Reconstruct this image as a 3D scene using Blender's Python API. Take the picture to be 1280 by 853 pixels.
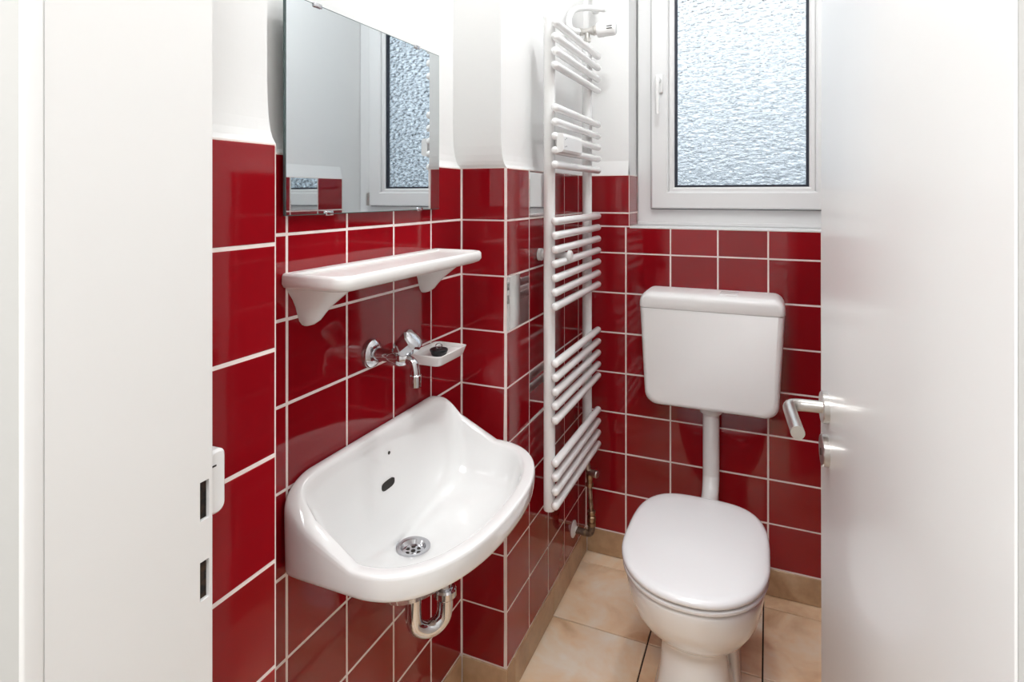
import bpy, bmesh, math, random
from mathutils import Vector, Matrix
random.seed(7)
for o in list(bpy.data.objects): bpy.data.objects.remove(o)
S = bpy.context.scene
C = S.collection
pi = math.pi

# ------------------------------------------------------------------ camera
FPX, CX, CY, YAW, CAMH = 742.0, 640.0, 242.8, 0.4085, 1.31
cam_d = bpy.data.cameras.new('camera'); cam = bpy.data.objects.new('camera', cam_d); C.objects.link(cam)
cam.location = (0, 0, CAMH); cam.rotation_euler = (pi/2, 0, YAW)
cam_d.sensor_width = 36; cam_d.lens = FPX/1280*36
cam_d.shift_y = -(426.5-CY)/1280; cam_d.clip_start = 0.01
S.camera = cam
# ------------------------------------------------------------------ view
S.view_settings.view_transform = 'Standard'; S.view_settings.look = 'None'
S.view_settings.gamma = 1; S.view_settings.use_curve_mapping = False
S.view_settings.exposure = 0.5
# ------------------------------------------------------------------ world: bright overcast sky
W = bpy.data.worlds.new('world'); S.world = W; W.use_nodes = True
nt = W.node_tree; nt.nodes.clear()
tc = nt.nodes.new('ShaderNodeTexCoord'); sx = nt.nodes.new('ShaderNodeSeparateXYZ')
cr = nt.nodes.new('ShaderNodeValToRGB'); bg = nt.nodes.new('ShaderNodeBackground'); ow = nt.nodes.new('ShaderNodeOutputWorld')
mp = nt.nodes.new('ShaderNodeMapRange'); mp.inputs['From Min'].default_value = -1
nt.links.new(tc.outputs['Generated'], sx.inputs[0]); nt.links.new(sx.outputs['Z'], mp.inputs['Value'])
nt.links.new(mp.outputs[0], cr.inputs[0]); nt.links.new(cr.outputs[0], bg.inputs[0]); nt.links.new(bg.outputs[0], ow.inputs[0])
cr.color_ramp.elements[0].position = 0.40; cr.color_ramp.elements[0].color = (0.12, 0.135, 0.145, 1)
cr.color_ramp.elements[1].position = 0.74; cr.color_ramp.elements[1].color = (1.5, 1.5, 1.5, 1)
e = cr.color_ramp.elements.new(0.5); e.color = (0.40, 0.44, 0.465, 1)
e = cr.color_ramp.elements.new(0.60); e.color = (0.88, 0.91, 0.93, 1)
bg.inputs[1].default_value = 1.0
# ------------------------------------------------------------------ lights
LAMP = (-0.155, 1.25, 2.45)
def point_light(name, loc, power, radius, color=(1, 1, 1)):
    d = bpy.data.lights.new(name, 'POINT'); d.energy = power; d.shadow_soft_size = radius; d.color = color
    o = bpy.data.objects.new(name, d); C.objects.link(o); o.location = loc; return o
def area_light(name, loc, rot, power, sx_, sy_, color=(1, 1, 1)):
    d = bpy.data.lights.new(name, 'AREA'); d.shape = 'RECTANGLE'; d.size = sx_; d.size_y = sy_; d.energy = power; d.color = color
    o = bpy.data.objects.new(name, d); C.objects.link(o); o.location = loc; o.rotation_euler = rot; return o
lamp_light = point_light('ceiling_lamp_light', LAMP, 12, 0.05, (0.97, 0.985, 1.0))
hall_light = area_light('hall_fill_light', (-0.25, -0.55, 2.56), (0, 0, 0), 29, 1.1, 0.6, (0.97, 0.985, 1.0))  # unseen soft fill added behind the camera to brighten the front

# ================================================================== materials
def mat(name, col, rough=0.5, metal=0.0, spec=0.5, bump=None, noise=None, coat=0.0, rand=0.0):
    m = bpy.data.materials.new(name); m.use_nodes = True
    t = m.node_tree; b = t.nodes['Principled BSDF']
    b.inputs['Base Color'].default_value = (*col, 1); b.inputs['Roughness'].default_value = rough
    b.inputs['Metallic'].default_value = metal; b.inputs['Specular IOR Level'].default_value = spec
    b.inputs['Coat Weight'].default_value = coat; b.inputs['Coat Roughness'].default_value = 0.04
    tcn = t.nodes.new('ShaderNodeTexCoord'); last = None
    if noise:   # (scale, detail, colour2, lo, hi)
        n = t.nodes.new('ShaderNodeTexNoise'); n.inputs['Scale'].default_value = noise[0]; n.inputs['Detail'].default_value = noise[1]
        t.links.new(tcn.outputs['Object'], n.inputs['Vector'])
        mr = t.nodes.new('ShaderNodeMapRange'); mr.inputs['From Min'].default_value = noise[3]; mr.inputs['From Max'].default_value = noise[4]
        t.links.new(n.outputs['Fac'], mr.inputs['Value'])
        mx = t.nodes.new('ShaderNodeMix'); mx.data_type = 'RGBA'
        mx.inputs['A'].default_value = (*col, 1); mx.inputs['B'].default_value = (*noise[2], 1)
        t.links.new(mr.outputs[0], mx.inputs['Factor']); last = mx.outputs['Result']
        t.links.new(last, b.inputs['Base Color'])
    if rand:
        oi = t.nodes.new('ShaderNodeObjectInfo'); mr = t.nodes.new('ShaderNodeMapRange')
        mr.inputs['To Min'].default_value = 1-rand; mr.inputs['To Max'].default_value = 1+rand
        t.links.new(oi.outputs['Random'], mr.inputs['Value'])
        hs = t.nodes.new('ShaderNodeHueSaturation'); hs.inputs['Color'].default_value = (*col, 1)
        if last: t.links.new(last, hs.inputs['Color'])
        t.links.new(mr.outputs[0], hs.inputs['Value']); t.links.new(hs.outputs[0], b.inputs['Base Color'])
    if bump:    # (scale, strength, distance)
        n = t.nodes.new('ShaderNodeTexNoise'); n.inputs['Scale'].default_value = bump[0]; n.inputs['Detail'].default_value = 3
        t.links.new(tcn.outputs['Object'], n.inputs['Vector'])
        bp = t.nodes.new('ShaderNodeBump'); bp.inputs['Strength'].default_value = bump[1]; bp.inputs['Distance'].default_value = bump[2]
        t.links.new(n.outputs['Fac'], bp.inputs['Height']); t.links.new(bp.outputs[0], b.inputs['Normal'])
    return m
M = {}
M['plaster'] = mat('plaster', (0.86, 0.86, 0.85), 0.75, bump=(60, 0.12, 0.002))
M['red_tile'] = mat('red_tile', (0.28, 0.005, 0.010), 0.05, bump=(9, 0.05, 0.004), rand=0.10)
M['grout'] = mat('grout', (0.92, 0.82, 0.78), 0.85, bump=(300, 0.2, 0.001))
M['mirror'] = mat('mirror', (0.74, 0.785, 0.81), 0.015, metal=1)
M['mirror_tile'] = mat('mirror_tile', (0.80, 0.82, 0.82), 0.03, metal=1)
M['mirror_edge'] = mat('mirror_edge', (0.08, 0.12, 0.12), 0.2)
M['ceramic'] = mat('ceramic', (0.88, 0.88, 0.87), 0.08, coat=0.6)
M['ceramic_old'] = mat('ceramic_old', (0.87, 0.865, 0.845), 0.22)
M['plastic'] = mat('plastic', (0.86, 0.86, 0.85), 0.25)
M['cistern'] = mat('cistern', (0.92, 0.92, 0.91), 0.3)
M['lid'] = mat('lid', (0.90, 0.90, 0.91), 0.15, coat=0.3)
M['enamel'] = mat('enamel', (0.90, 0.90, 0.89), 0.22, coat=0.4)
M['chrome'] = mat('chrome', (0.60, 0.60, 0.62), 0.09, metal=1)
M['steel'] = mat('steel', (0.62, 0.60, 0.57), 0.28, metal=1)
M['brass'] = mat('brass', (0.42, 0.30, 0.19), 0.35, metal=1, noise=(60, 3, (0.22, 0.15, 0.10), .45, .7))
M['copper'] = mat('copper', (0.50, 0.42, 0.36), 0.4, metal=1, noise=(50, 3, (0.25, 0.17, 0.12), .5, .7))
M['dark_pipe'] = mat('dark_pipe', (0.10, 0.06, 0.04), 0.5, noise=(70, 3, (0.25, 0.16, 0.10), .5, .7))
M['rubber'] = mat('rubber', (0.012, 0.012, 0.014), 0.45)
M['dark'] = mat('dark', (0.02, 0.016, 0.013), 0.7)
M['slot_wood'] = mat('slot_wood', (0.05, 0.025, 0.012), 0.8, noise=(90, 4, (0.006, 0.004, 0.003), .4, .6))
M['paint'] = mat('paint', (0.84, 0.84, 0.83), 0.32, coat=0.15, bump=(25, 0.03, 0.002))
M['frame_paint'] = mat('frame_paint', (0.86, 0.855, 0.84), 0.35, bump=(25, 0.03, 0.002))
M['shaded_trim'] = mat('shaded_trim', (0.56, 0.555, 0.535), 0.6)  # trim grey with the shade put into its colour
M['pvc'] = mat('pvc', (0.80, 0.80, 0.80), 0.3)
M['gasket'] = mat('gasket', (0.02, 0.025, 0.04), 0.6)
M['floor_joint'] = mat('floor_joint', (0.045, 0.03, 0.02), 0.9)
M['hall_floor'] = mat('hall_floor', (0.36, 0.27, 0.19), 0.4)

def stone(name, c1, c2, c3, sc):
    m = bpy.data.materials.new(name); m.use_nodes = True; t = m.node_tree; b = t.nodes['Principled BSDF']
    tcn = t.nodes.new('ShaderNodeTexCoord'); oi = t.nodes.new('ShaderNodeObjectInfo')
    add = t.nodes.new('ShaderNodeVectorMath'); add.operation = 'ADD'
    mul = t.nodes.new('ShaderNodeVectorMath'); mul.operation = 'SCALE'; mul.inputs['Scale'].default_value = 7.0
    cmb = t.nodes.new('ShaderNodeCombineXYZ')
    for i in range(3): t.links.new(oi.outputs['Random'], cmb.inputs[i])
    t.links.new(cmb.outputs[0], mul.inputs[0]); t.links.new(tcn.outputs['Object'], add.inputs[0]); t.links.new(mul.outputs[0], add.inputs[1])
    n1 = t.nodes.new('ShaderNodeTexNoise'); n1.inputs['Scale'].default_value = sc; n1.inputs['Detail'].default_value = 5; n1.inputs['Distortion'].default_value = 0.8
    n2 = t.nodes.new('ShaderNodeTexNoise'); n2.inputs['Scale'].default_value = sc*9; n2.inputs['Detail'].default_value = 6
    t.links.new(add.outputs[0], n1.inputs['Vector']); t.links.new(add.outputs[0], n2.inputs['Vector'])
    r = t.nodes.new('ShaderNodeValToRGB'); r.color_ramp.elements[0].position = 0.32; r.color_ramp.elements[0].color = (*c1, 1)
    r.color_ramp.elements[1].position = 0.70; r.color_ramp.elements[1].color = (*c3, 1)
    e = r.color_ramp.elements.new(0.5); e.color = (*c2, 1)
    t.links.new(n1.outputs['Fac'], r.inputs[0])
    mx = t.nodes.new('ShaderNodeMix'); mx.data_type = 'RGBA'; mx.blend_type = 'OVERLAY'; mx.inputs['Factor'].default_value = 0.22
    t.links.new(r.outputs[0], mx.inputs['A']); t.links.new(n2.outputs['Fac'], mx.inputs['B']); t.links.new(mx.outputs['Result'], b.inputs['Base Color'])
    b.inputs['Roughness'].default_value = 0.34
    bp = t.nodes.new('ShaderNodeBump'); bp.inputs['Strength'].default_value = 0.15; bp.inputs['Distance'].default_value = 0.002
    t.links.new(n2.outputs['Fac'], bp.inputs['Height']); t.links.new(bp.outputs[0], b.inputs['Normal'])
    return m
M['floor_tile'] = stone('floor_tile', (0.68, 0.41, 0.22), (0.93, 0.69, 0.46), (0.97, 0.86, 0.71), 5)
M['skirting'] = stone('skirting', (0.40, 0.24, 0.13), (0.52, 0.34, 0.20), (0.62, 0.45, 0.29), 6)

def obscure_glass():
    m = bpy.data.materials.new('obscure_glass'); m.use_nodes = True; t = m.node_tree; t.nodes.clear()
    out = t.nodes.new('ShaderNodeOutputMaterial')
    tcn = t.nodes.new('ShaderNodeTexCoord'); mpn = t.nodes.new('ShaderNodeMapping'); mpn.inputs['Scale'].default_value = (48, 48, 95)
    t.links.new(tcn.outputs['Object'], mpn.inputs[0])
    v = t.nodes.new('ShaderNodeTexVoronoi'); v.feature = 'SMOOTH_F1'; v.inputs['Scale'].default_value = 1.0; v.inputs['Smoothness'].default_value = 0.6
    n = t.nodes.new('ShaderNodeTexNoise'); n.inputs['Scale'].default_value = 0.8; n.inputs['Detail'].default_value = 2
    t.links.new(mpn.outputs[0], v.inputs['Vector']); t.links.new(mpn.outputs[0], n.inputs['Vector'])
    ad = t.nodes.new('ShaderNodeMath'); ad.operation = 'ADD'; t.links.new(v.outputs['Distance'], ad.inputs[0]); t.links.new(n.outputs['Fac'], ad.inputs[1])
    bp = t.nodes.new('ShaderNodeBump'); bp.inputs['Strength'].default_value = 1.0; bp.inputs['Distance'].default_value = 0.012
    t.links.new(ad.outputs[0], bp.inputs['Height'])
    rf = t.nodes.new('ShaderNodeBsdfRefraction'); rf.inputs['IOR'].default_value = 1.45; rf.inputs['Roughness'].default_value = 0.04; rf.inputs['Color'].default_value = (0.93, 0.97, 1, 1)
    gl = t.nodes.new('ShaderNodeBsdfGlossy'); gl.inputs['Roughness'].default_value = 0.12
    tr = t.nodes.new('ShaderNodeBsdfTransparent'); tr.inputs['Color'].default_value = (0.88, 0.94, 1, 1)
    t.links.new(bp.outputs[0], rf.inputs['Normal']); t.links.new(bp.outputs[0], gl.inputs['Normal'])
    m1 = t.nodes.new('ShaderNodeMixShader'); m1.inputs[0].default_value = 0.62; t.links.new(tr.outputs[0], m1.inputs[1]); t.links.new(rf.outputs[0], m1.inputs[2])
    m2 = t.nodes.new('ShaderNodeMixShader'); m2.inputs[0].default_value = 0.08; t.links.new(m1.outputs[0], m2.inputs[1]); t.links.new(gl.outputs[0], m2.inputs[2])
    t.links.new(m2.outputs[0], out.inputs[0]); return m
M['glass'] = obscure_glass()

# ================================================================== mesh helpers
def link(o, parent=None):
    C.objects.link(o)
    if parent: o.parent = parent
    return o
def meshobj(name, verts, faces, m, parent=None, smooth=False, loc=(0, 0, 0), autosmooth=None):
    me = bpy.data.meshes.new(name); me.from_pydata([tuple(v) for v in verts], [], faces)
    bm = bmesh.new(); bm.from_mesh(me); bmesh.ops.recalc_face_normals(bm, faces=bm.faces)
    if smooth:
        for f in bm.faces: f.smooth = True
        if autosmooth:
            for ed in bm.edges:
                if len(ed.link_faces) == 2 and ed.calc_face_angle(0) > autosmooth: ed.smooth = False
    bm.to_mesh(me); bm.free()
    me.materials.append(m if not isinstance(m, str) else M[m])
    o = bpy.data.objects.new(name, me); o.location = loc; return link(o, parent)
class MB:
    """collects shapes for one mesh"""
    def __init__(s): s.v = []; s.f = []
    def add(s, v, f):
        k = len(s.v); s.v += [tuple(p) for p in v]; s.f += [tuple(i+k for i in q) for q in f]; return s
    def box(s, x0, x1, y0, y1, z0, z1, b=0.0):
        if b <= 0:
            v = [(x, y, z) for x in (x0, x1) for y in (y0, y1) for z in (z0, z1)]
            return s.add(v, [(0, 1, 3, 2), (4, 6, 7, 5), (0, 4, 5, 1), (2, 3, 7, 6), (0, 2, 6, 4), (1, 5, 7, 3)])
        bm = bmesh.new(); bmesh.ops.create_cube(bm, size=1)
        for q in bm.verts: q.co = Vector(((x0+x1)/2+q.co.x*(x1-x0), (y0+y1)/2+q.co.y*(y1-y0), (z0+z1)/2+q.co.z*(z1-z0)))
        bmesh.ops.bevel(bm, geom=bm.edges[:], offset=b, segments=3, profile=0.5, affect='EDGES')
        bm.verts.index_update(); r = s.add([q.co[:] for q in bm.verts], [tuple(q.index for q in f.verts) for f in bm.faces]); bm.free(); return r
    def loft(s, rings, cap0=True, cap1=True):
        n = len(rings[0]); v = [p for r in rings for p in r]; f = []
        for i in range(len(rings)-1):
            for j in range(n):
                k = (j+1) % n; f.append((i*n+j, i*n+k, (i+1)*n+k, (i+1)*n+j))
        if cap0: f.append(tuple(range(n-1, -1, -1)))
        if cap1: f.append(tuple((len(rings)-1)*n+j for j in range(n)))
        return s.add(v, f)
    def lathe(s, origin, axis, prof, n=24):
        """prof: (distance along axis, radius)"""
        a = Vector(axis).normalized(); u = a.orthogonal().normalized(); w = a.cross(u); o = Vector(origin)
        return s.loft([[o+a*h+(u*math.cos(2*pi*j/n)+w*math.sin(2*pi*j/n))*max(r, 1e-5) for j in range(n)] for h, r in prof])
    def tube(s, pts, rad, n=16, sub=6, cap=True):
        P = [Vector(p) for p in pts]
        if sub > 1 and len(P) > 2:
            Q = []
            E = [2*P[0]-P[1]]+P+[2*P[-1]-P[-2]]
            for i in range(1, len(E)-2):
                for k in range(sub):
                    t = k/sub; a, b, c, d = E[i-1], E[i], E[i+1], E[i+2]
                    Q.append(0.5*((2*b)+(c-a)*t+(2*a-5*b+4*c-d)*t*t+(3*b-a-3*c+d)*t**3))
            Q.append(P[-1]); P = Q
        rings = []; u = None
        for i, p in enumerate(P):
            tg = (P[min(i+1, len(P)-1)]-P[max(i-1, 0)]).normalized()
            u = tg.orthogonal().normalized() if u is None else (u-tg*u.dot(tg)).normalized()
            w = tg.cross(u); r = rad(i/(len(P)-1)) if callable(rad) else rad
            rings.append([p+(u*math.cos(2*pi*j/n)+w*math.sin(2*pi*j/n))*r for j in range(n)])
        return s.loft(rings, cap, cap)
    def build(s, name, m, parent=None, smooth=False, autosmooth=0.6):
        return meshobj(name, s.v, s.f, m, parent, smooth, autosmooth=autosmooth)
def tag(o, label, cat=None, group=None, kind=None):
    o['label'] = label
    if cat: o['category'] = cat
    if group: o['group'] = group
    if kind: o['kind'] = kind
    return o
def empty(name, loc=(0, 0, 0)):
    o = bpy.data.objects.new(name, None); o.location = loc; o.empty_display_size = 0.05; return link(o)
def child(o, parent):
    """parent keeping world place (parents are unrotated empties)"""
    o.parent = parent; o.location = Vector(o.location)-Vector(parent.location); return o

# ================================================================== room dimensions
TW, TH, GR = 0.156, 0.144, 0.0042           # tile pitch and joint
XN, XP, YB, XR = -0.7498, -0.6176, 2.112, 0.262   # niche back, left face, back face, right face
YP, YC, YF = 0.6167, 1.393, 0.4875          # pier end, pillar face, door wall inner face
ZT, ZC, SK = 1.379, 2.62, 0.09              # tile top, ceiling, skirting height
ROWS = [ZT]+[1.242-k*TH for k in range(9)]  # 1.379 ... 0.09
ROWS = [z for z in ROWS if z > 0.085]; ROWS[-1] = SK

_tiles = {}
def tile_mesh(w, h, m, bull=None, d=0.008, bev=0.0012):
    key = (round(w, 4), round(h, 4), m, bull)
    if key in _tiles: return _tiles[key]
    me = bpy.data.meshes.new('tile')
    hw, hh = w/2, h/2
    if bull:     # rounded right edge
        r = 0.011; xs = [(-hw, d), (-hw, bev), (-hw+bev, 0)]+[(hw-r+r*math.sin(a), r-r*math.cos(a)) for a in [i*pi/2/5 for i in range(6)]]
        v = [(x, y, z) for z in (-hh, hh) for x, y in xs]; n = len(xs)
        f = [(i, i+1, n+i+1, n+i) for i in range(n-1)]+[tuple(range(n-1, -1, -1)), tuple(range(n, 2*n))]
    else:
        v = [(-hw, d, -hh), (hw, d, -hh), (hw, d, hh), (-hw, d, hh),
             (-hw, bev, -hh), (hw, bev, -hh), (hw, bev, hh), (-hw, bev, hh),
             (-hw+bev, 0, -hh+bev), (hw-bev, 0, -hh+bev), (hw-bev, 0, hh-bev), (-hw+bev, 0, hh-bev)]
        f = [(8, 9, 10, 11)]+[(a+i, a+(i+1) % 4, a+4+(i+1) % 4, a+4+i) for a in (0, 4) for i in range(4)]
    me.from_pydata(v, [], f)
    bm = bmesh.new(); bm.from_mesh(me); bmesh.ops.recalc_face_normals(bm, faces=bm.faces)
    if not bull:
        fr = [q for q in bm.faces if abs(q.normal.y) > .9]
        for q in fr:
            if q.normal.y > 0: bmesh.ops.reverse_faces(bm, faces=bm.faces[:]); break
    bm.to_mesh(me); bm.free()
    me.materials.append(M[m]); _tiles[key] = me; return me
def tile(parent, side, plane, u0, u1, z0, z1, m='red_tile', name='tile', bull=None, proud=0.0):
    """side: normal of the surface; plane: its coordinate; u: along the wall"""
    w, h = u1-u0-GR, z1-z0-GR
    if w < 0.004 or h < 0.004: return
    o = bpy.data.objects.new(name, tile_mesh(w, h, m, bull)); uc, zc = (u0+u1)/2, (z0+z1)/2
    j = (random.random()-.5)*0.0006
    tilt = (random.random()-.5)*0.006, (random.random()-.5)*0.006
    if side == '+x': o.location = (plane+proud+j, uc, zc); rz = pi/2
    elif side == '-y': o.location = (uc, plane-proud+j, zc); rz = 0
    elif side == '-x': o.location = (plane-proud+j, uc, zc); rz = -pi/2
    else: o.location = (uc, plane+proud+j, zc); rz = pi
    o.rotation_euler = (tilt[0], 0, rz+tilt[1])
    return link(o, parent)
def fill(parent, side, plane, us, rows, special={}, **k):
    for i in range(len(us)-1):
        for r in range(len(rows)-1):
            m = special.get((i, r), 'red_tile')
            tile(parent, side, plane, us[i], us[i+1], rows[r+1], rows[r], m, name='mirror_tile' if m == 'mirror_tile' else 'tile', **k)

# ------------------------------------------------------------------ floor
FX = [-0.94, -0.634, -0.325, -0.016, 0.293, 0.42]; FY = [0.46, 0.531, 0.834, 1.137, 1.440, 1.743, 2.046, 2.13]
fl = MB().box(-0.95, 0.45, 0.2, 2.3, -0.10, -0.004).build('floor', 'floor_joint')
tag(fl, 'beige stone tiled floor of the small toilet room', 'floor', kind='structure')
for i in range(len(FX)-1):
    for j in range(len(FY)-1):
        x0, x1, y0, y1 = FX[i]+.0021, FX[i+1]-.0021, FY[j]+.0021, FY[j+1]-.0021
        bm_ = MB(); b = .0012; hx, hy = (x1-x0)/2, (y1-y0)/2
        bm_.add([(-hx, -hy, -.008), (hx, -hy, -.008), (hx, hy, -.008), (-hx, hy, -.008), (-hx, -hy, -b), (hx, -hy, -b), (hx, hy, -b), (-hx, hy, -b),
                 (-hx+b, -hy+b, 0), (hx-b, -hy+b, 0), (hx-b, hy-b, 0), (-hx+b, hy-b, 0)],
                [(8, 9, 10, 11)]+[(a+q, a+(q+1) % 4, a+4+(q+1) % 4, a+4+q) for a in (0, 4) for q in range(4)])
        o = bm_.build('floor_tile', 'floor_tile', fl); o.location = ((x0+x1)/2, (y0+y1)/2, 0)

# ------------------------------------------------------------------ left wall: pier, niche, pillar
def plan(w):
    a = [(-.629, .42), (-.629, .611), (-.768, .611), (-.768, 1.381), (-.629, 1.381), (-.632, 2.13)]
    g = .0006; b = [(XP-g, .42), (XP-g, YP-g), (XN-g, YP-g), (XN-g, YC+g), (XP-g, YC+g), (XP-g, 2.13)]
    return [(p[0]+(q[0]-p[0])*w, p[1]+(q[1]-p[1])*w) for p, q in zip(a, b)]
def wall_loft(name, levels, m, parent=None):
    rings = []
    for z, w in levels:
        p = plan(w); rings.append([(x, y, z) for x, y in p]+[(-.97, 2.13, z), (-.97, .42, z)])
    return MB().loft(rings).build(name, m, parent)
flare = [(ZT, .97), (1.3805, .90), (1.386, .66), (1.396, .42), (1.412, .22), (1.435, .08), (1.47, 0.0), (ZC, 0.0)]
wl = wall_loft('wall_left', flare, 'plaster'); tag(wl, 'white plaster left wall with red tiled niche, pier and pillar', 'wall', kind='structure')
wall_loft('grout_bed', [(0, 1), (ZT, 1)], 'grout', wl)
YA = [YP, .7723, .9283, 1.0843, 1.2403, YC]
fill(wl, '+x', XN, YA, ROWS)                                          # niche back
fill(wl, '+x', XP, [YF, YP], ROWS[:]+[])                               # pier beside the door
fill(wl, '+y', YP, [XN+.004, XP], ROWS)                                # pier end
for r in range(len(ROWS)-1):                                           # pillar front, glazed rounded edge
    tile(wl, '-y', YC, XN+.001, XP+GR/2, ROWS[r+1], ROWS[r], bull=True)
YPS = [YC+.0005, 1.5496, 1.7056, 1.8616, 2.0176, YB]
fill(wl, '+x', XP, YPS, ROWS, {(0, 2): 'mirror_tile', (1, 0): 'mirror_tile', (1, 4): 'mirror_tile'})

# ------------------------------------------------------------------ back wall with window recess
WX0, WX1, WZ0, WZ1, WD = -0.457, 0.275, 1.194, 2.30, 2.25
wb = MB()
pb = YB+.014
wb.box(-.97, WX0-.006, pb, pb+.35, ZT, ZC)
wb.box(WX0-.006, WX1, pb, pb+.35, WZ1, ZC)
wback = wb.build('wall_back', 'plaster'); tag(wback, 'back wall with window recess above red tiles', 'wall', kind='structure')
# plaster cove down to the tile top
MB().add([(-.97, pb, 1.43), (WX0-.006, pb, 1.43), (WX0-.006, YB+.001, ZT), (-.97, YB+.001, ZT), (-.97, pb+.02, ZT), (WX0-.006, pb+.02, ZT)],
         [(0, 1, 2, 3), (3, 2, 5, 4), (1, 5, 2), (0, 3, 4), (0, 4, 5, 1)]).build('plaster_cove', 'plaster', wback)
gb = MB().box(-.97, XR+.014, YB+.0006, pb+.35, 0, WZ0-.006).box(-.97, WX0-.001, YB+.0006, pb+.35, WZ0-.006, ZT).build('grout_bed', 'grout', wback)
XB = [XP, -.4703, -.3143, -.1583, -.0023, .1537, XR]
rowsB = [WZ0]+[1.242-k*TH for k in range(1, 8)]+[SK]
fill(wback, '-y', YB, XB, rowsB)
fill(wback, '-y', YB, [XP, WX0], [ZT, 1.242, WZ0])
fill(wback, '+x', WX0, [YB+.001, WD], [ZT, 1.242, WZ0])                # tiled reveal of the recess
# sill
sill = MB().box(WX0, WX1, YB-.001, WD+.03, WZ0-.006, WZ0+.0, .0015).build('trim_1', 'pvc'); tag(sill, 'thin white sill strip in the window recess above red tiles', 'sill', kind='structure')

# ------------------------------------------------------------------ right wall
wr = MB().box(XR+.014, .75, .2, pb+.35, ZT, ZC).box(XR+.014, .75, YB+.002, pb+.35, 0, ZT).build('wall_right', 'plaster'); tag(wr, 'white plaster right wall above red tiles behind the door', 'wall', kind='structure')
MB().box(XR+.001, .75, .2, YB+.001, 0, ZT).build('grout_bed', 'grout', wr)
MB().add([(XR+.014, .2, 1.43), (XR+.014, YB, 1.43), (XR+.001, YB, ZT), (XR+.001, .2, ZT), (XR+.03, YB, ZT), (XR+.03, .2, ZT)],
         [(0, 1, 2, 3), (3, 2, 4, 5), (1, 4, 2), (0, 3, 5), (0, 5, 4, 1)]).build('plaster_cove', 'plaster', wr)
YR = [YB-k*TW for k in range(0, 11)][::-1]
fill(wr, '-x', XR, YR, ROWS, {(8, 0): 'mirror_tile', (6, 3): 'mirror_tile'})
ceil = MB().box(-.97, .75, .2, 2.5, ZC, ZC+.1).build('ceiling', 'plaster'); tag(ceil, 'white plaster ceiling of the toilet room', 'ceiling', kind='structure')

# ------------------------------------------------------------------ skirting (each tile its own piece)
def skirt(name, side, plane, us, label):
    root = empty(name); tag(root, label, 'skirting', kind='structure')
    for a, b in zip(us[:-1], us[1:]):
        tile(root, side, plane, a, b, 0.0, SK, 'skirting', name='skirting_tile', proud=.004)
skirt('baseboard_left', '+x', XP, [YC-.004, 1.44, 1.743, 2.046, YB-.004], 'beige stone skirting tiles along the pillar side under the radiator')
skirt('baseboard_niche', '+x', XN, [YP, .834, 1.137, YC-.004], 'beige stone skirting tiles in the washbasin niche')
skirt('baseboard_pillar', '-y', YC, [XN+.004, XP+.004], 'beige stone skirting tile across the pillar front')
skirt('baseboard_back', '-y', YB, [XP+.004, -.325, -.016, XR-.004], 'beige stone skirting tiles along the back wall behind the toilet')
skirt('baseboard_right', '-x', XR, [.531, .834, 1.137, 1.44, 1.743, YB-.004], 'beige stone skirting tiles along the right wall behind the door')

# ------------------------------------------------------------------ window
win = empty('window_1', (0, WD, WZ0)); tag(win, 'white plastic window with obscured glass above the cistern', 'window', kind='structure')
def wpart(mb, name, m, parent=win, smooth=False):
    o = mb.build(name, m, None, smooth); o.parent = parent
    off = Vector(parent.location) if parent is win else Vector(win.location)
    o.location = -off if parent is win else Vector((0, 0, 0)); return o
def mitred(x0, x1, z0, z1, wd, y0, y1, b=.004):
    """rectangular frame with mitred corners, small chamfer on the room side"""
    prof = [(0, y1), (0, y0+b), (b, y0), (wd-b, y0), (wd, y0+b), (wd, y1)]
    rings = []
    for sx_, sz_ in ((0, 0), (1, 0), (1, 1), (0, 1)):
        rings.append([((x0+i) if not sx_ else (x1-i), y, (z0+i) if not sz_ else (z1-i)) for i, y in prof])
    mb = MB(); n = len(prof); v = [p for r in rings for p in r]
    f = [(a*n+i, a*n+(i+1) % n, ((a+1) % 4)*n+(i+1) % n, ((a+1) % 4)*n+i) for a in range(4) for i in range(n)]
    return mb.add(v, f)
SX0, SX1, SZ0, SZ1 = -.402, .207, 1.257, 2.235
GX0, GX1, GZ0, GZ1 = -.319, .125, 1.334, 2.155
wpart(mitred(WX0+.001, WX1, WZ0+.008, WZ1, .075, WD, WD+.06), 'window_frame', 'pvc')
wpart(MB().box(WX0, WX1, WD-.004, WD+.06, WZ0, WZ0+.014, .003), 'frame_bottom_strip', 'pvc')
sash = wpart(mitred(SX0, SX1, SZ0, SZ1, .062, WD-.024, WD+.05, .005), 'sash', 'pvc')
wpart(mitred(GX0-.022, GX1+.022, GZ0-.021, GZ1+.021, .022, WD-.014, WD+.03, .006), 'glazing_bead', 'pvc')
wpart(mitred(GX0-.001, GX1+.001, GZ0-.001, GZ1+.001, .010, WD-.006, WD+.012, .001), 'gasket', 'gasket')
wpart(mitred(SX0-.004, SX1+.004, SZ0-.003, SZ1+.003, .012, WD-.002, WD+.004, .0005), 'sash_gap', 'gasket')
wpart(MB().box(GX0-.005, GX1+.005, WD+.006, WD+.010, GZ0-.005, GZ1+.005), 'pane', 'glass')
hx, hz, hy = -.371, 1.715, WD-.024
hm = MB().box(hx-.014, hx+.014, hy-.012, hy, hz-.034, hz+.036, .005)
wpart(hm, 'handle_base', 'plastic', smooth=True)
wpart(MB().tube([(hx, hy-.008, hz+.012), (hx, hy-.036, hz+.012), (hx, hy-.044, hz+.004), (hx, hy-.044, hz-.04), (hx, hy-.040, hz-.115)], lambda t: .0095-.003*t, 14), 'handle_lever', 'plastic', smooth=True)
wpart(MB().box(SX1-.004, SX1+.012, WD-.03, WD-.01, SZ0+.0, SZ0+.06, .004), 'hinge', 'steel')

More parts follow.
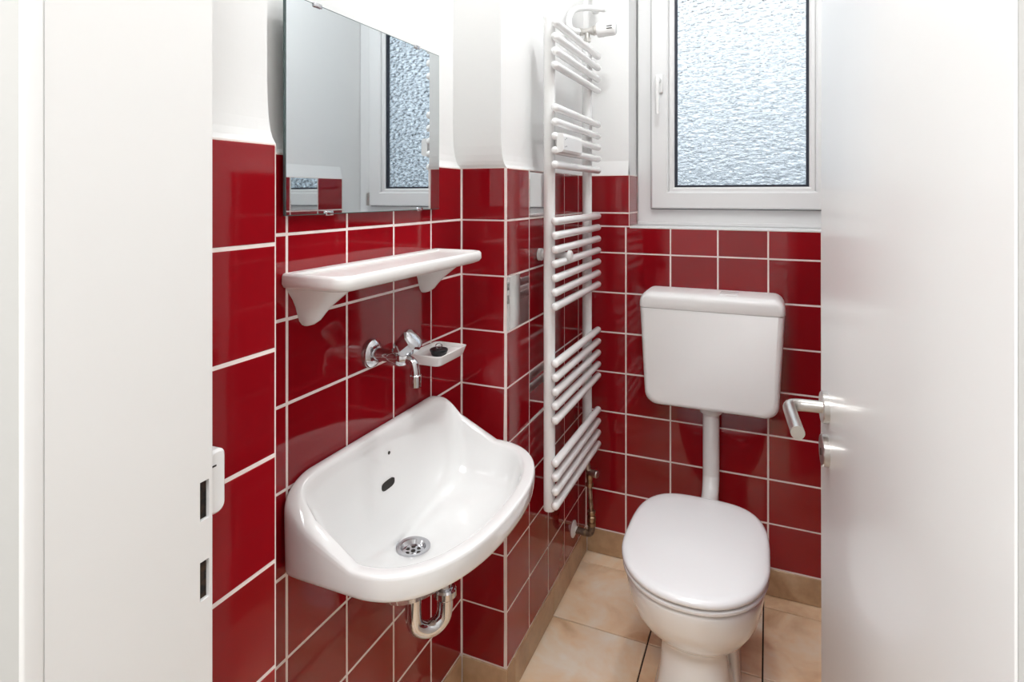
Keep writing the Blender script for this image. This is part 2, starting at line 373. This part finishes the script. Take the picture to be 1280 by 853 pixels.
# ------------------------------------------------------------------ door wall, frame and hall behind the camera
JX, JR, Y0, HZ = -.585, .165, .302, 1.93
wf = MB().box(-.97, JX-.03, Y0, YF, 0, ZC).box(JR+.05, .75, Y0, YF, 0, ZC).box(JX-.03, JR+.05, Y0, YF, HZ+.04, ZC).build('wall_front', 'plaster')
tag(wf, 'white wall around the doorway', 'wall', kind='structure')
trim = empty('trim_2', (JX, .39, 0)); tag(trim, 'white painted door frame with empty latch slots', 'door frame', kind='structure')
def tp(mb, name, m, smooth=False, parent=trim):
    o = mb.build(name, m, None, smooth); o.parent = parent; o.location = -Vector(trim.location) if parent is trim else (0, 0, 0); return o
# left jamb with slots cut out: horizontal slices around the two openings
SY0, SY1 = .4715, .4835; S1 = (.942, .986); S2 = (.852, .896)
jm = MB(); xb = JX-.05
def jambslice(z0, z1, slot):
    if not slot: jm.box(xb, JX, .3160, YF, z0, z1)
    else: jm.box(xb, JX, .3160, SY0, z0, z1).box(xb, JX, SY1, YF, z0, z1)
jambslice(0, S2[0], 0); jambslice(S2[0], S2[1], 1); jambslice(S2[1], S1[0], 0); jambslice(S1[0], S1[1], 1); jambslice(S1[1], HZ, 0)
tp(jm, 'jamb', 'frame_paint')
for z0, z1 in (S1, S2):
    tp(MB().box(JX-.049, JX-.005, SY0-.004, SY1+.004, z0-.004, z1+.004), 'latch_slot', 'slot_wood')
tp(MB().box(JX-.007, JX+.0006, .2992, .3159, 0, HZ, .002), 'frame_bead', 'frame_paint', True)
tp(MB().box(JX-.15, JX-.0065, .2996, Y0-.0005, 0, HZ+.09), 'architrave', 'shaded_trim')  # greyed in colour to stand for dim light on this face
tp(MB().box(JR, JR+.05, .3165, YF-.04, 0, HZ), 'jamb', 'frame_paint')
tp(MB().box(JR+.004, JR+.13, .2998, Y0-.0005, 0, HZ+.09), 'architrave', 'shaded_trim')  # same painted-in shade as the left side
tp(MB().box(xb, JR+.05, .3165, YF, HZ, HZ+.04), 'head', 'frame_paint')
# white catch on the jamb
ct = MB()
def stadium(y0, y1, z0, z1, r, x, n=8):
    c = [(y1-r, z1-r, 0), (y0+r, z1-r, 1), (y0+r, z0+r, 2), (y1-r, z0+r, 3)]; out = []
    for cy, cz, q in c:
        for i in range(n+1):
            a = q*pi/2+i/n*pi/2; out.append((x, cy+r*math.cos(a), cz+r*math.sin(a)))
    return out
z0, z1 = .937, 1.012
ct.loft([stadium(YF+.0005, .511, z0, z1, .010, JX-.020), stadium(YF+.0005, .511, z0, z1, .010, JX-.008), stadium(YF+.002, .508, z0+.003, z1-.003, .008, JX-.005)])
catch = empty('door_catch', (JX, .486, z0)); tag(catch, 'small white rounded plastic catch on the door frame beside the red tiles', 'catch')
catch.parent = None
o = ct.build('catch_plate', 'plastic', None, True); child(o, catch)
o = MB().box(JX-.008, JX-.0045, .489, .497, .9935, .9955).build('notch', 'dark'); child(o, catch)

# hall
hallf = MB().box(-1.3, 1.3, -1.8, Y0+.02, -.1, 0.0).build('floor_hall', 'hall_floor'); tag(hallf, 'brown floor of the hall outside the doorway', 'floor', kind='structure')
for nm, bx in (('wall_hall_left', (-1.4, -1.3, -1.8, Y0, 0, ZC)), ('wall_hall_right', (1.3, 1.4, -1.8, Y0, 0, ZC)), ('wall_hall_back', (-1.4, 1.4, -1.9, -1.8, 0, ZC))):
    tag(MB().box(*bx).build(nm, 'plaster'), 'white '+nm.replace('_', ' ')+' outside the doorway', 'wall', kind='structure')
tag(MB().box(-1.4, -.96, Y0, Y0+.1, 0, ZC).box(.74, 1.4, Y0, Y0+.1, 0, ZC).build('wall_hall_front', 'plaster'), 'white hall wall on both sides of the doorway', 'wall', kind='structure')
tag(MB().box(-1.4, 1.4, -1.9, Y0, ZC, ZC+.1).build('ceiling_hall', 'plaster'), 'white ceiling of the hall outside the doorway', 'ceiling', kind='structure')

# ------------------------------------------------------------------ door leaf
HP = Vector((.137, .452, 0)); FPt = Vector((.0825, 1.15, 0))
dv = (FPt-HP).normalized(); dn = Vector((-dv.y, dv.x, 0))       # dn points to the left, out of the visible face
DL = (FPt-HP).length
door = empty('door_1', HP); tag(door, 'white painted door leaf standing open beside the toilet', 'door', kind='structure')
def dpt(u, n, z): return HP+dv*u+dn*n+Vector((0, 0, z))
def dpart(verts, faces, name, m, smooth=False, auto=.6):
    o = meshobj(name, [Vector(v)-HP for v in verts], faces, m, door, smooth, autosmooth=auto); return o
mb = MB(); mb.box(0, DL, -.04, 0, .008, HZ-.004, .0025)
dpart([dpt(x, y, z) for x, y, z in mb.v], mb.f, 'leaf', 'paint', True, .4)
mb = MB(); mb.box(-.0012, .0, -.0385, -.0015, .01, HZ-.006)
dpart([dpt(x, y, z) for x, y, z in mb.v], mb.f, 'edge_shade', 'shaded_trim')  # added strip, its grey stands for shade on the hinge edge
UH = DL-.062; ZH = .963
for nm, z in (('handle_rose', ZH), ('lock_rose', .893)):
    mb = MB().lathe((0, 0, 0), (0, 1, 0), [(0, .0255), (.008, .0255), (.0095, .024), (.0096, .019), (.009, .0)], 32)
    dpart([dpt(UH+x, y, z+zz) for x, y, zz in mb.v], mb.f, nm, 'steel', True)
mb = MB().box(-.0015, .0015, .0095, .0105, -.008, .003)
dpart([dpt(UH+x, y, .893+zz) for x, y, zz in mb.v], mb.f, 'keyhole', 'dark')
mb = MB().tube([(0, .006, 0), (0, .030, 0), (-.001, .044, 0), (-.006, .053, 0), (-.016, .058, 0), (-.04, .059, 0), (-.128, .059, 0)], .0098, 18, 5)
dpart([dpt(UH+x, y, ZH+zz) for x, y, zz in mb.v], mb.f, 'lever_handle', 'steel', True)

# ================================================================== mirror
P0, ang, ML, MZ0, MZ1 = Vector((-.735, .753, 0)), 0.0, .4998, 1.2735, 1.646
md = Vector((math.sin(ang), math.cos(ang), 0)); mn = Vector((math.cos(ang), -math.sin(ang), 0))
mir = empty('wall_mirror', (-.735, .98, MZ0)); tag(mir, 'rectangular frameless mirror clipped to the wall above the ceramic shelf', 'mirror')
def mpt(u, n, z): return P0+md*u+mn*n+Vector((0, 0, z))
def mirbox(u0, u1, n0, n1, z0, z1, name, m, b=0):
    q = MB().box(u0, u1, n0, n1, z0, z1, b); o = meshobj(name, [mpt(*v) for v in q.v], q.f, m, None, b > 0, autosmooth=.6); return child(o, mir)
mirbox(0, ML, -.005, -.0002, MZ0, MZ1, 'backing', 'mirror_edge')
mirbox(.0015, ML-.0015, -.0001, .0004, MZ0+.0015, MZ1-.0015, 'glass', 'mirror')
for u, z, s in ((.075, MZ1, 1), (.40, MZ1, 1), (.105, MZ0, -1), (.41, MZ0, -1)):
    mirbox(u-.010, u+.010, -.006, .004, z-(.006 if s > 0 else .002), z+(.002 if s > 0 else .006), 'clip', 'chrome', .0015)

# ================================================================== ceramic shelf
sh = empty('ceramic_shelf', (XN, 1.01, 1.15)); tag(sh, 'white ceramic wall shelf under the mirror', 'shelf')
def rrect(x0, x1, y0, y1, r, z, n=5, rb=.004):
    """outline in plan; corners at x1 (front) rounded by r, at the wall by rb"""
    out = []
    for cx, cy, rr, q in ((x1-r, y1-r, r, 0), (x0+rb, y1-rb, rb, 1), (x0+rb, y0+rb, rb, 2), (x1-r, y0+r, r, 3)):
        for i in range(n+1):
            a = q*pi/2+i/n*pi/2; out.append((cx+rr*math.cos(a), cy+rr*math.sin(a), z))
    return out
SYA, SYB, SXF, SZ = .757, 1.270, -.618, 1.177
mb = MB()
def sring(i, z): return rrect(XN+.0005, SXF-i, SYA+i, SYB-i, .028, z)
def sring2(i, z): return rrect(XN+.012, SXF-i, SYA+i, SYB-i, .024, z)
mb.loft([sring(.012, SZ-.027), sring(.004, SZ-.0235), sring(0, SZ-.017), sring(.0005, SZ-.005), sring(.003, SZ-.001), sring(.007, SZ), sring2(.011, SZ-.0012), sring2(.018, SZ-.005), sring2(.03, SZ-.0055)])
child(mb.build('shelf_board', 'ceramic_old', None, True, .9), sh)
for yc in (.818, 1.205):
    rings = []
    for z, xo, hw in ((SZ-.020, .098, .052), (SZ-.034, .088, .044), (SZ-.048, .070, .034), (SZ-.062, .052, .027), (SZ-.076, .038, .0225), (SZ-.088, .028, .018), (SZ-.096, .016, .011), (SZ-.099, .006, .005)):
        r = []
        for i in range(18):
            a = -pi/2+pi*i/17; r.append((XN+.0005+xo*max(0, math.cos(a))**.8, yc+hw*math.sin(a), z))
        rings.append(r)
    child(MB().loft(rings).build('bracket', 'ceramic_old', None, True, .9), sh)
child(MB().box(XN+.0005, XN+.018, .80, 1.225, SZ-.040, SZ-.02, .004).build('back_rail', 'ceramic_old', None, True), sh)

# ================================================================== washbasin
BC = 1.022
ba = empty('washbasin', (XN, BC, .64)); tag(ba, 'white ceramic washbasin with raised back in the red tiled niche', 'washbasin')
def bl(xb, xf, hw, z, n=144, nf=2.35, nb=16.0, rise=0.0, xc=None):
    """D shaped ring; rise lifts the points near the wall (raised back with rounded ends)"""
    xc = -.60 if xc is None else xc; out = []
    for i in range(n):
        a = 2*pi*i/n; c, s = math.cos(a), math.sin(a)
        e = nf if c > 0 else nb
        A = (xf-xc) if c > 0 else (xc-xb)
        x = xc+A*math.copysign(abs(c)**(2/e), c); y = BC+hw*math.copysign(abs(s)**(2/e), s)
        t = min(1, max(0, (-.595-x)/.138)); t = (t*t*(3-2*t))**1.7
        u = min(1, max(0, (abs(y-BC)-.195)/.081)); g = 1-.62*(1-math.sqrt(1-u*u))
        out.append((x, y, z+rise*t*g))
    return out
RZ = .722; rs = .102
mb = MB(); W0 = XN+.001
mb.loft([
    bl(-.70, -.60, .05, .566, nb=4), bl(-.735, -.57, .10, .575, nb=5), bl(W0, -.52, .18, .612), bl(W0, -.480, .225, .655), bl(W0, -.465, .245, .672), bl(W0, -.452, .258, .6755),
    bl(W0, -.445, .2665, .677), bl(W0, -.441, .2705, .680), bl(W0, -.4395, .272, .686), bl(W0, -.438, .2735, .698, rise=rs*.35), bl(W0, -.437, .2745, RZ-.008, rise=rs*.93),
    bl(W0, -.4378, .2738, RZ-.003, rise=rs), bl(XN+.0025, -.440, .2718, RZ-.0005, rise=rs+.001), bl(XN+.005, -.443, .269, RZ, rise=rs+.0015), bl(XN+.018, -.458, .2545, RZ, rise=rs+.0015),
    bl(XN+.021, -.461, .2515, RZ-.001, rise=rs), bl(XN+.024, -.464, .2485, RZ-.0045, rise=rs-.003, nb=14), bl(XN+.027, -.468, .2445, RZ-.014, rise=rs-.018, nb=10),
    bl(XN+.030, -.474, .238, RZ-.034, rise=.066, nb=7), bl(XN+.034, -.484, .227, RZ-.060, rise=.036, nb=5), bl(XN+.038, -.503, .205, RZ-.084, rise=.010, nb=4), bl(XN+.043, -.525, .172, RZ-.101, rise=.003, nb=3.2, xc=-.62),
    bl(XN+.049, -.565, .125, RZ-.113, nb=2.6, xc=-.64), bl(XN+.055, -.603, .076, RZ-.120, nf=2, nb=2.2, xc=-.655), bl(-.6965, -.6235, .037, RZ-.1245, nf=2, nb=2, xc=-.66), bl(-.692, -.628, .032, RZ-.1275, nf=2, nb=2, xc=-.66),
    bl(-.691, -.629, .031, RZ-.150, nf=2, nb=2, xc=-.66)])
child(mb.build('bowl', 'ceramic', None, True, 1.3), ba)
DX, DZ = -.660, RZ-.1262
dr = child(MB().lathe((DX, BC, DZ-.012), (0, 0, 1), [(-.004, .0), (-.004, .030), (.0105, .030), (.012, .0345), (.0145, .0345), (.0150, .030), (.0135, .0255), (.0060, .0215), (.0045, 0)], 36).build('drain_strainer', 'chrome', None, True, .7), ba)
for k in range(7):
    r = 0 if k == 6 else .0135; a = k*pi/3
    o = MB().lathe((DX+r*math.cos(a), BC+r*math.sin(a), DZ-.0076), (0, 0, 1), [(0, .0), (0, .0046), (.0012, .0046), (.0012, 0)], 12).build('drain_hole', 'dark')
    child(o, ba); o.location = Vector(o.location); 
    # sub-part of the strainer
    o.parent = dr; o.location = (0, 0, 0)
# overflow slot
ovx = XN+.0315
ovr = []
for x in (ovx-.006, ovx+.0035):
    ovr.append([(x+ (0.004 if z > 0 else 0)*0, BC-.006+y, .715+z) for y, z in [(.021*math.copysign(abs(math.cos(a))**.6, math.cos(a)), .0085*math.copysign(abs(math.sin(a))**.6, math.sin(a))) for a in [2*pi*i/20 for i in range(20)]]])
child(MB().loft(ovr).build('overflow_slot', 'dark', None, True, .5), ba)
child(MB().lathe((XN+.0235, BC+.004, .775), (1, 0, -.1), [(0, 0), (0, .0035), (.006, .0035), (.006, 0)], 10).build('chain_hole', 'dark'), ba)

# ------------------------------------------------------------------ trap
tr = empty('sink_trap', (DX, BC, .40)); tag(tr, 'chrome drain trap under the washbasin', 'drain trap')
TX, TY = -.615, 1.072
pth = [(DX, BC, .562), (DX, BC, .50), (DX, BC, .465)]
for i in range(1, 8):
    a = pi*i/8; pth.append((DX+(TX-DX)*(1-math.cos(a))/2, BC+(TY-BC)*(1-math.cos(a))/2, .455-.034*math.sin(a)))
pth += [(TX, TY, .465), (TX, TY, .50)]
child(MB().tube(pth, .0165, 20, 4).build('u_bend', 'chrome', None, True), tr)
child(MB().lathe((TX, TY, .478), (0, 0, 1), [(0, .017), (0, .021), (.004, .024), (.016, .024), (.020, .021), (.020, .017)], 24).build('coupling_nut', 'chrome', None, True), tr)
child(MB().lathe((DX, BC, .532), (0, 0, 1), [(0, .017), (0, .022), (.022, .022), (.022, .017)], 24).build('coupling_nut', 'chrome', None, True), tr)
child(MB().tube([(TX, TY, .495), (TX-.004, TY, .512), (TX-.022, TY, .522), (TX-.06, TY, .523), (XN+.001, TY, .523)], .0150, 18, 5).build('wall_pipe', 'chrome', None, True), tr)

# ================================================================== tap
ty, tz = 1.000, .985
tap = empty('wall_tap', (XN, ty, tz)); tag(tap, 'chrome wall tap with angled knob above the washbasin', 'tap')
child(MB().lathe((XN, ty, tz), (1, 0, 0), [(0, .029), (.004, .0295), (.010, .028), (.015, .022), (.018, .014), (.018, .0)], 36).build('wall_rose', 'chrome', None, True), tap)
child(MB().tube([(XN+.012, ty, tz), (XN+.07, ty, tz-.001)], .0125, 20, 1).build('inlet_pipe', 'chrome', None, True), tap)
child(MB().lathe((XN+.048, ty, tz-.002), (1, 0, .02), [(0, .0125), (.004, .0165), (.026, .018), (.038, .0145), (.045, .008), (.046, 0)], 24).build('valve_body', 'chrome', None, True), tap)
kd = Vector((.78, 0, .63)).normalized(); k0 = Vector((XN+.062, ty, tz+.004))
child(MB().lathe(k0, kd, [(0, .010), (.004, .013), (.012, .0135), (.014, .018), (.020, .0205), (.046, .0238), (.053, .0238), (.057, .021), (.0595, .013), (.060, 0)], 10).build('knob', 'chrome', None, True, .4), tap)
child(MB().tube([(XN+.078, ty, tz-.003), (XN+.092, ty, tz-.004), (XN+.104, ty, tz-.010), (XN+.108, ty, tz-.022), (XN+.109, ty, tz-.034)], .0092, 18, 6).build('spout', 'chrome', None, True), tap)
child(MB().lathe((XN+.109, ty, tz-.055), (0, 0, 1), [(0, .008), (0, .0112), (.014, .0118), (.022, .0118), (.0235, .010), (.0235, 0)], 24).build('aerator', 'chrome', None, True, .5), tap)

# ------------------------------------------------------------------ soap dish and plug
sd = empty('soap_dish', (XN, 1.196, .925)); tag(sd, 'small white ceramic soap dish on the wall beside the tap', 'soap dish')
def dring(i, z, r=.012): return rrect(XN+.004+i, -.658-i, 1.126+i, 1.257-i, r, z, 4, r)
child(MB().loft([dring(.014, .9285), dring(.010, .9285), dring(.006, .9330), dring(.001, .9490), dring(0, .9515), dring(.003, .9525), dring(.006, .9505), dring(.009, .9440, .010), dring(.013, .9425, .008)]).build('dish', 'ceramic_old', None, True, .7), sd)
child(MB().box(XN, XN+.012, 1.165, 1.225, .928, .951, .003).build('wall_mount', 'ceramic_old', None, True), sd)
pgx, pgy, pgz = -.692, 1.178, .9426
pg = empty('basin_plug', (pgx, pgy, pgz)); tag(pg, 'black rubber basin plug lying in the soap dish', 'plug')
child(MB().lathe((pgx, pgy, pgz), (0, 0, 1), [(0, 0), (0, .0155), (.003, .0175), (.008, .019), (.010, .0205), (.0135, .0205), (.0145, .019), (.0145, .008), (.016, .006), (.016, 0)], 24).build('stopper', 'rubber', None, True, .5), pg)
child(MB().tube([(pgx+.006*math.cos(a), pgy+.004*math.cos(a), pgz+.0205+.006*math.sin(a)) for a in [2*pi*i/14 for i in range(15)]], .0012, 8, 1).build('ring', 'chrome', None, True), pg)

# ================================================================== towel radiator
RXB, RXP = -.536, -.5645; YL, YRr = 1.526, 1.986; YPL, YPR = 1.5676, 1.943; ZTOP, PIT = 1.780, .0389
ra = empty('towel_radiator', (RXP, 1.738, .43)); tag(ra, 'white ladder towel radiator on the red tiled pillar wall', 'radiator')
for y in (YPL, YPR):
    child(MB().lathe((RXP, y, .426), (0, 0, 1), [(0, 0), (0, .010), (.0, .0158), (.004, .0168), (.012, .0168), (.014, .0162), (1.373, .0162), (1.375, .0168), (1.381, .0168), (1.385, .013), (1.385, .008), (1.391, .008), (1.395, .005), (1.395, 0)], 24).build('post', 'enamel', None, True, .7), ra)
barp = [(0, 0), (.0005, .0045), (.002, .0078), (.005, .0102), (.009, .0112)]
L = YRr-YL; barp = barp+[(L-h, r) for h, r in barp[::-1]]
bar_me = None
for i in list(range(0, 4))+list(range(6, 11))+list(range(14, 21))+list(range(24, 29))+list(range(31, 35)):
    if bar_me is None:
        o = MB().lathe((0, 0, 0), (0, 1, 0), barp, 18).build('bar', 'enamel', None, True, 1.2); bar_me = o.data
    else: o = link(bpy.data.objects.new('bar', bar_me))
    o.location = (RXB, YL, ZTOP-i*PIT); child(o, ra)
child(MB().lathe((XP+.001, 1.622, 1.134), (1, 0, 0), [(0, 0), (0, .018), (.010, .018), (.012, .0095), (.070, .0095), (.071, 0)], 18).build('wall_bracket', 'plastic', None, True, .6), ra)
child(MB().lathe((RXB-.012, 1.622, 1.134), (1, 0, 0), [(0, 0), (0, .010), (.020, .010), (.022, .015), (.030, .015), (.033, .011), (.033, 0)], 18).build('bracket_clamp', 'plastic', None, True, .6), ra)
# heat cost meter clipped on the bars
hm0 = MB(); zc = ZTOP-8.5*PIT
hm0.loft([[(RXB+dx, y, zc+dz) for dx, dz in ((.006, -.027), (.022, -.024), (.026, -.018), (.026, .018), (.022, .027), (.006, .027))] for y in (1.530, 1.690, 1.702)])
hm0 = hm0.build('heat_meter', 'plastic', None); child(hm0, ra); hm0['label'] = 'white plastic heat cost meter'
for y, z in ((1.545, .010), (1.545, -.010), (1.556, .014), (1.556, -.008)):
    o = MB().lathe((RXB+.0255, y, zc+z), (1, 0, 0), [(0, 0), (0, .0018), (.001, .0018), (.001, 0)], 8).build('dot', 'dark'); o.parent = hm0; o.location = (0, 0, 0)

# ------------------------------------------------------------------ thermostat valve and feed pipe
va = empty('thermostat_valve', (RXP, YPR, 1.82)); tag(va, 'thermostat valve with white head and white feed pipe above the towel radiator', 'valve')
vz = 1.862; vy = YPR+.004
child(MB().tube([(RXP, vy, 1.8225), (RXP, vy, vz)], .0085, 16, 1).build('tail', 'steel', None, True), va)
child(MB().lathe((RXP, vy, 1.826), (0, 0, 1), [(0, .009), (0, .0135), (.012, .0135), (.013, .009)], 6).build('union_nut', 'steel'), va)
child(MB().lathe((RXP-.026, vy, vz), (1, 0, 0), [(0, 0), (0, .0125), (.010, .0125), (.011, .0105), (.038, .0105), (.039, .014), (.046, .014), (.047, 0)], 16).build('body', 'steel', None, True, .5), va)
child(MB().lathe((RXP+.019, vy, vz), (1, 0, 0), [(0, 0), (0, .016), (.006, .0175), (.007, .0155), (.012, .0155), (.013, .0175), (.018, .0175), (.018, 0)], 24).build('ring_nut', 'steel', None, True, .5), va)
hd = child(MB().lathe((RXP+.036, vy, vz), (1, 0, 0), [(0, 0), (0, .0235), (.004, .0255), (.018, .0255), (.022, .0245), (.052, .0235), (.060, .021), (.062, .018), (.062, 0)], 28).build('thermostat_head', 'plastic', None, True, .6), va)
for dz in (-.004, .004):
    o = MB().box(RXP+.072, RXP+.090, vy-.0255, vy-.0225, vz+dz-.0012, vz+dz+.0012).build('marking', 'dark'); o.parent = hd; o.location = (0, 0, 0)
fp = va
child(MB().tube([(-.572, 2.075, ZC-.001), (-.572, 2.075, 1.96)], .0125, 16, 1).build('feed_riser', 'enamel', None, True), fp)
child(MB().tube([(-.540, 2.060, 1.966), (-.565, 2.040, 1.966), (-.592, 1.985, 1.955), (-.606, 1.925, 1.932), (-.610, 1.892, 1.900), (-.609, 1.886, 1.870), (-.602, 1.905, 1.858), (RXP-.0295, vy-.006, vz)], .0105, 14, 6).build('feed_branch', 'enamel', None, True), fp)
child(MB().lathe((-.542, 2.060, 1.966), (1, 0, 0), [(0, 0), (0, .0115), (.012, .0115), (.013, 0)], 14).build('end_cap', 'enamel', None, True, .5), fp)

# ------------------------------------------------------------------ return pipe at the bottom
rp = empty('return_pipe', (-.555, 1.955, .15)); tag(rp, 'tarnished brass return pipe with white wall collar in the corner', 'pipe')
rx, ry = -.553, 1.957
child(MB().lathe((XP, 1.958, .158), (1, 0, 0), [(0, 0), (0, .028), (.003, .028), (.006, .022), (.010, .012), (.016, .010), (.016, 0)], 28).build('wall_collar', 'plastic', None, True, .7), rp)
child(MB().tube([(XP+.010, 1.958, .157), (rx-.02, 1.958, .155), (rx-.006, ry, .158), (rx, ry, .170), (rx, ry, .185)], .0115, 16, 5).build('elbow', 'dark_pipe', None, True), rp)
child(MB().lathe((rx, ry, .182), (0, 0, 1), [(0, .012), (.004, .0150), (.014, .0150), (.015, .0115), (.020, .0115), (.021, .0155), (.034, .0155), (.036, .0125), (.044, .0125), (.045, .0145), (.052, .0145), (.054, .010)], 8).build('brass_fitting', 'brass', None, False), rp)
child(MB().tube([(rx, ry, .22), (rx-.003, ry-.015, .34)], .0078, 14, 1).build('riser', 'copper', None, True), rp)
child(MB().lathe((rx-.003, ry-.015, .322), (0, 0, 1), [(0, .009), (.003, .0135), (.012, .0135), (.014, .0105), (.026, .0105), (.03, .0125), (.042, .0125), (.044, .009)], 8).build('brass_fitting', 'brass', None, False), rp)
child(MB().tube([(rx-.003, ry-.015, .36), (RXP, YPR, .40), (RXP, YPR, .4255)], .0098, 14, 4).build('valve_tail', 'copper', None, True), rp)
child(MB().lathe((rx-.006, ry-.015, .372), (1, -.35, .05), [(0, 0), (0, .0105), (.020, .0105), (.021, .0125), (.034, .0125), (.037, .010), (.037, 0)], 14).build('shutoff_cap', 'steel', None, True, .5), rp)

# ================================================================== cistern
TC = -.175
ci = empty('toilet_cistern', (TC, YB, .617)); tag(ci, 'white plastic wall hung cistern above the toilet', 'cistern')
def corner(cx, cz, r, q, n=8): return [(cx+r*math.cos(q*pi/2+i/n*pi/2), cz+r*math.sin(q*pi/2+i/n*pi/2)) for i in range(n+1)]
def ciring(hwt, hwb, z0, z1, rt, rb, y, ins=0.0):
    z0 += ins; hwt -= ins; hwb -= ins
    rt = min(rt, (z1-z0)*.7)
    p = corner(hwt-rt, z1-rt, rt, 0)+corner(-hwt+rt, z1-rt, rt, 1)+corner(-hwb+rb, z0+rb, rb, 2)+corner(hwb-rb, z0+rb, rb, 3)
    return [(TC+a, y, b) for a, b in p]
CF = 1.972; cb = YB-.0005
args = (.220, .205, .617, .9352, .002, .042)
child(MB().loft([ciring(*args, cb), ciring(*args, CF+.026), ciring(*args, CF+.014, .0015), ciring(*args, CF+.006, .005), ciring(*args, CF+.001, .011), ciring(*args, CF, .018)]).build('tank', 'cistern', None, True, 1.0), ci)
def lidring(y, ins, dz=0):
    r = ciring(.2215-ins, .2215-ins, .9368, .988-dz, .034, .003, y); return r
lid_o = child(MB().loft([lidring(cb, 0), lidring(CF+.030, 0), lidring(CF+.016, .001, .0025), lidring(CF+.006, .004, .008), lidring(CF+.0005, .010, .016), lidring(CF-.0008, .017, .024)]).build('tank_lid', 'cistern', None, True, 1.0), ci)
child(MB().box(TC+.03, TC+.085, 2.01, 2.075, .985, .9905, .002).build('flush_button', 'plastic', None, True), ci)
fpz = empty('flush_pipe', (TC, 2.056, .37)); tag(fpz, 'white plastic flush pipe between cistern and toilet', 'pipe')
child(MB().tube([(TC, 2.056, .617), (TC, 2.056, .42), (TC, 2.050, .372), (TC, 2.020, .335), (TC, 1.96, .318), (TC, 1.87, .315)], .0262, 24, 6).build('pipe', 'plastic', None, True), fpz)
child(MB().lathe((TC, 2.056, .588), (0, 0, 1), [(0, .027), (0, .030), (.006, .0355), (.020, .0375), (.029, .0375), (.029, 0)], 28).build('collar', 'plastic', None, True, .6), fpz)

# ================================================================== toilet
to = empty('toilet', (TC, 1.6, 0)); tag(to, 'white ceramic floor standing toilet with closed lid', 'toilet')
def egg(yf, yb, hw, z, n=64, nf=2.15, nb=2.6, yc=None, xc=TC):
    yc = 1.575 if yc is None else yc; out = []
    for i in range(n):
        a = 2*pi*i/n; c, s = math.cos(a), math.sin(a); e = nf if s < 0 else nb
        A = (yc-yf) if s < 0 else (yb-yc)
        out.append((xc+hw*math.copysign(abs(c)**(2/e), c), yc+A*math.copysign(abs(s)**(2/e), s), z))
    return out
bowl = MB().loft([egg(1.478, 1.86, .105, 0.001, nb=3), egg(1.478, 1.86, .105, .012, nb=3), egg(1.486, 1.855, .098, .022, nb=3), egg(1.492, 1.85, .090, .06, nb=3), egg(1.500, 1.845, .083, .11, nb=3), egg(1.506, 1.845, .081, .150, nb=3), egg(1.504, 1.85, .083, .178, nb=3),
    egg(1.490, 1.855, .096, .196, nb=3), egg(1.468, 1.86, .115, .214, nb=3), egg(1.440, 1.86, .135, .240, nb=3), egg(1.415, 1.86, .150, .270, nb=3), egg(1.395, 1.86, .161, .305, nb=3), egg(1.384, 1.86, .167, .340, nb=3), egg(1.380, 1.86, .169, .357, nb=3), egg(1.381, 1.859, .168, .3635, nb=3), egg(1.386, 1.856, .164, .3668, nb=3), egg(1.396, 1.85, .155, .3674, nb=3)])
child(bowl.build('bowl', 'ceramic', None, True, 1.0), to)
tw = []
for z, x, hw, y0, y1 in ((.205, -.100, .020, 1.60, 1.80), (.17, -.094, .017, 1.61, 1.80), (.12, -.087, .014, 1.625, 1.80), (.06, -.083, .012, 1.64, 1.80), (.001, -.080, .012, 1.65, 1.80)):
    tw.append([(x+hw*math.copysign(abs(math.cos(a))**.7, math.cos(a)), (y0+y1)/2+(y1-y0)/2*math.copysign(abs(math.sin(a))**.7, math.sin(a)), z) for a in [2*pi*i/24 for i in range(24)]])
child(MB().loft(tw).build('side_rib', 'ceramic', None, True, 1.0), to)
seat = MB().loft([egg(1.382, 1.838, .166, .3735), egg(1.371, 1.842, .1745, .3738), egg(1.369, 1.843, .176, .3755), egg(1.369, 1.843, .176, .3815), egg(1.373, 1.841, .173, .3837), egg(1.386, 1.83, .162, .3842)])
child(seat.build('seat', 'lid', None, True, 1.0), to)
lid = MB().loft([egg(1.380, 1.838, .168, 0.3912, nb=3.4), egg(1.366, 1.847, .1765, 0.3917, nb=3.4), egg(1.363, 1.849, .178, 0.3942, nb=3.4), egg(1.362, 1.849, .1785, 0.3997, nb=3.4), egg(1.364, 1.847, .177, 0.4052, nb=3.4), egg(1.372, 1.841, .172, 0.4092, nb=3.4), egg(1.386, 1.832, .163, 0.4114, nb=3.4),
    egg(1.42, 1.81, .135, 0.4134, nb=3.4), egg(1.48, 1.74, .085, 0.4146, nb=3.4), egg(1.54, 1.63, .03, 0.4150, nb=3)])
child(lid.build('lid', 'lid', None, True, 1.0), to)
for s in (-1, 1):
    child(MB().lathe((TC+s*.078-.012, 1.853, .384), (1, 0, 0), [(0, 0), (0, .010), (.024, .010), (.024, 0)], 16).build('hinge', 'plastic', None, True, .6), to)

# ================================================================== lamps that light the place
la = empty('ceiling_lamp', (LAMP[0], LAMP[1], ZC)); tag(la, 'small round ceiling lamp above the toilet room', 'lamp')
child(MB().lathe((LAMP[0], LAMP[1], ZC-.035), (0, 0, 1), [(0, 0), (0, .055), (.006, .06), (.034, .06), (.0345, 0)], 32).build('lamp_base', 'plastic', None, True, .6), la)
lamp_light.parent = la; lamp_light.location = Vector(LAMP)-la.location
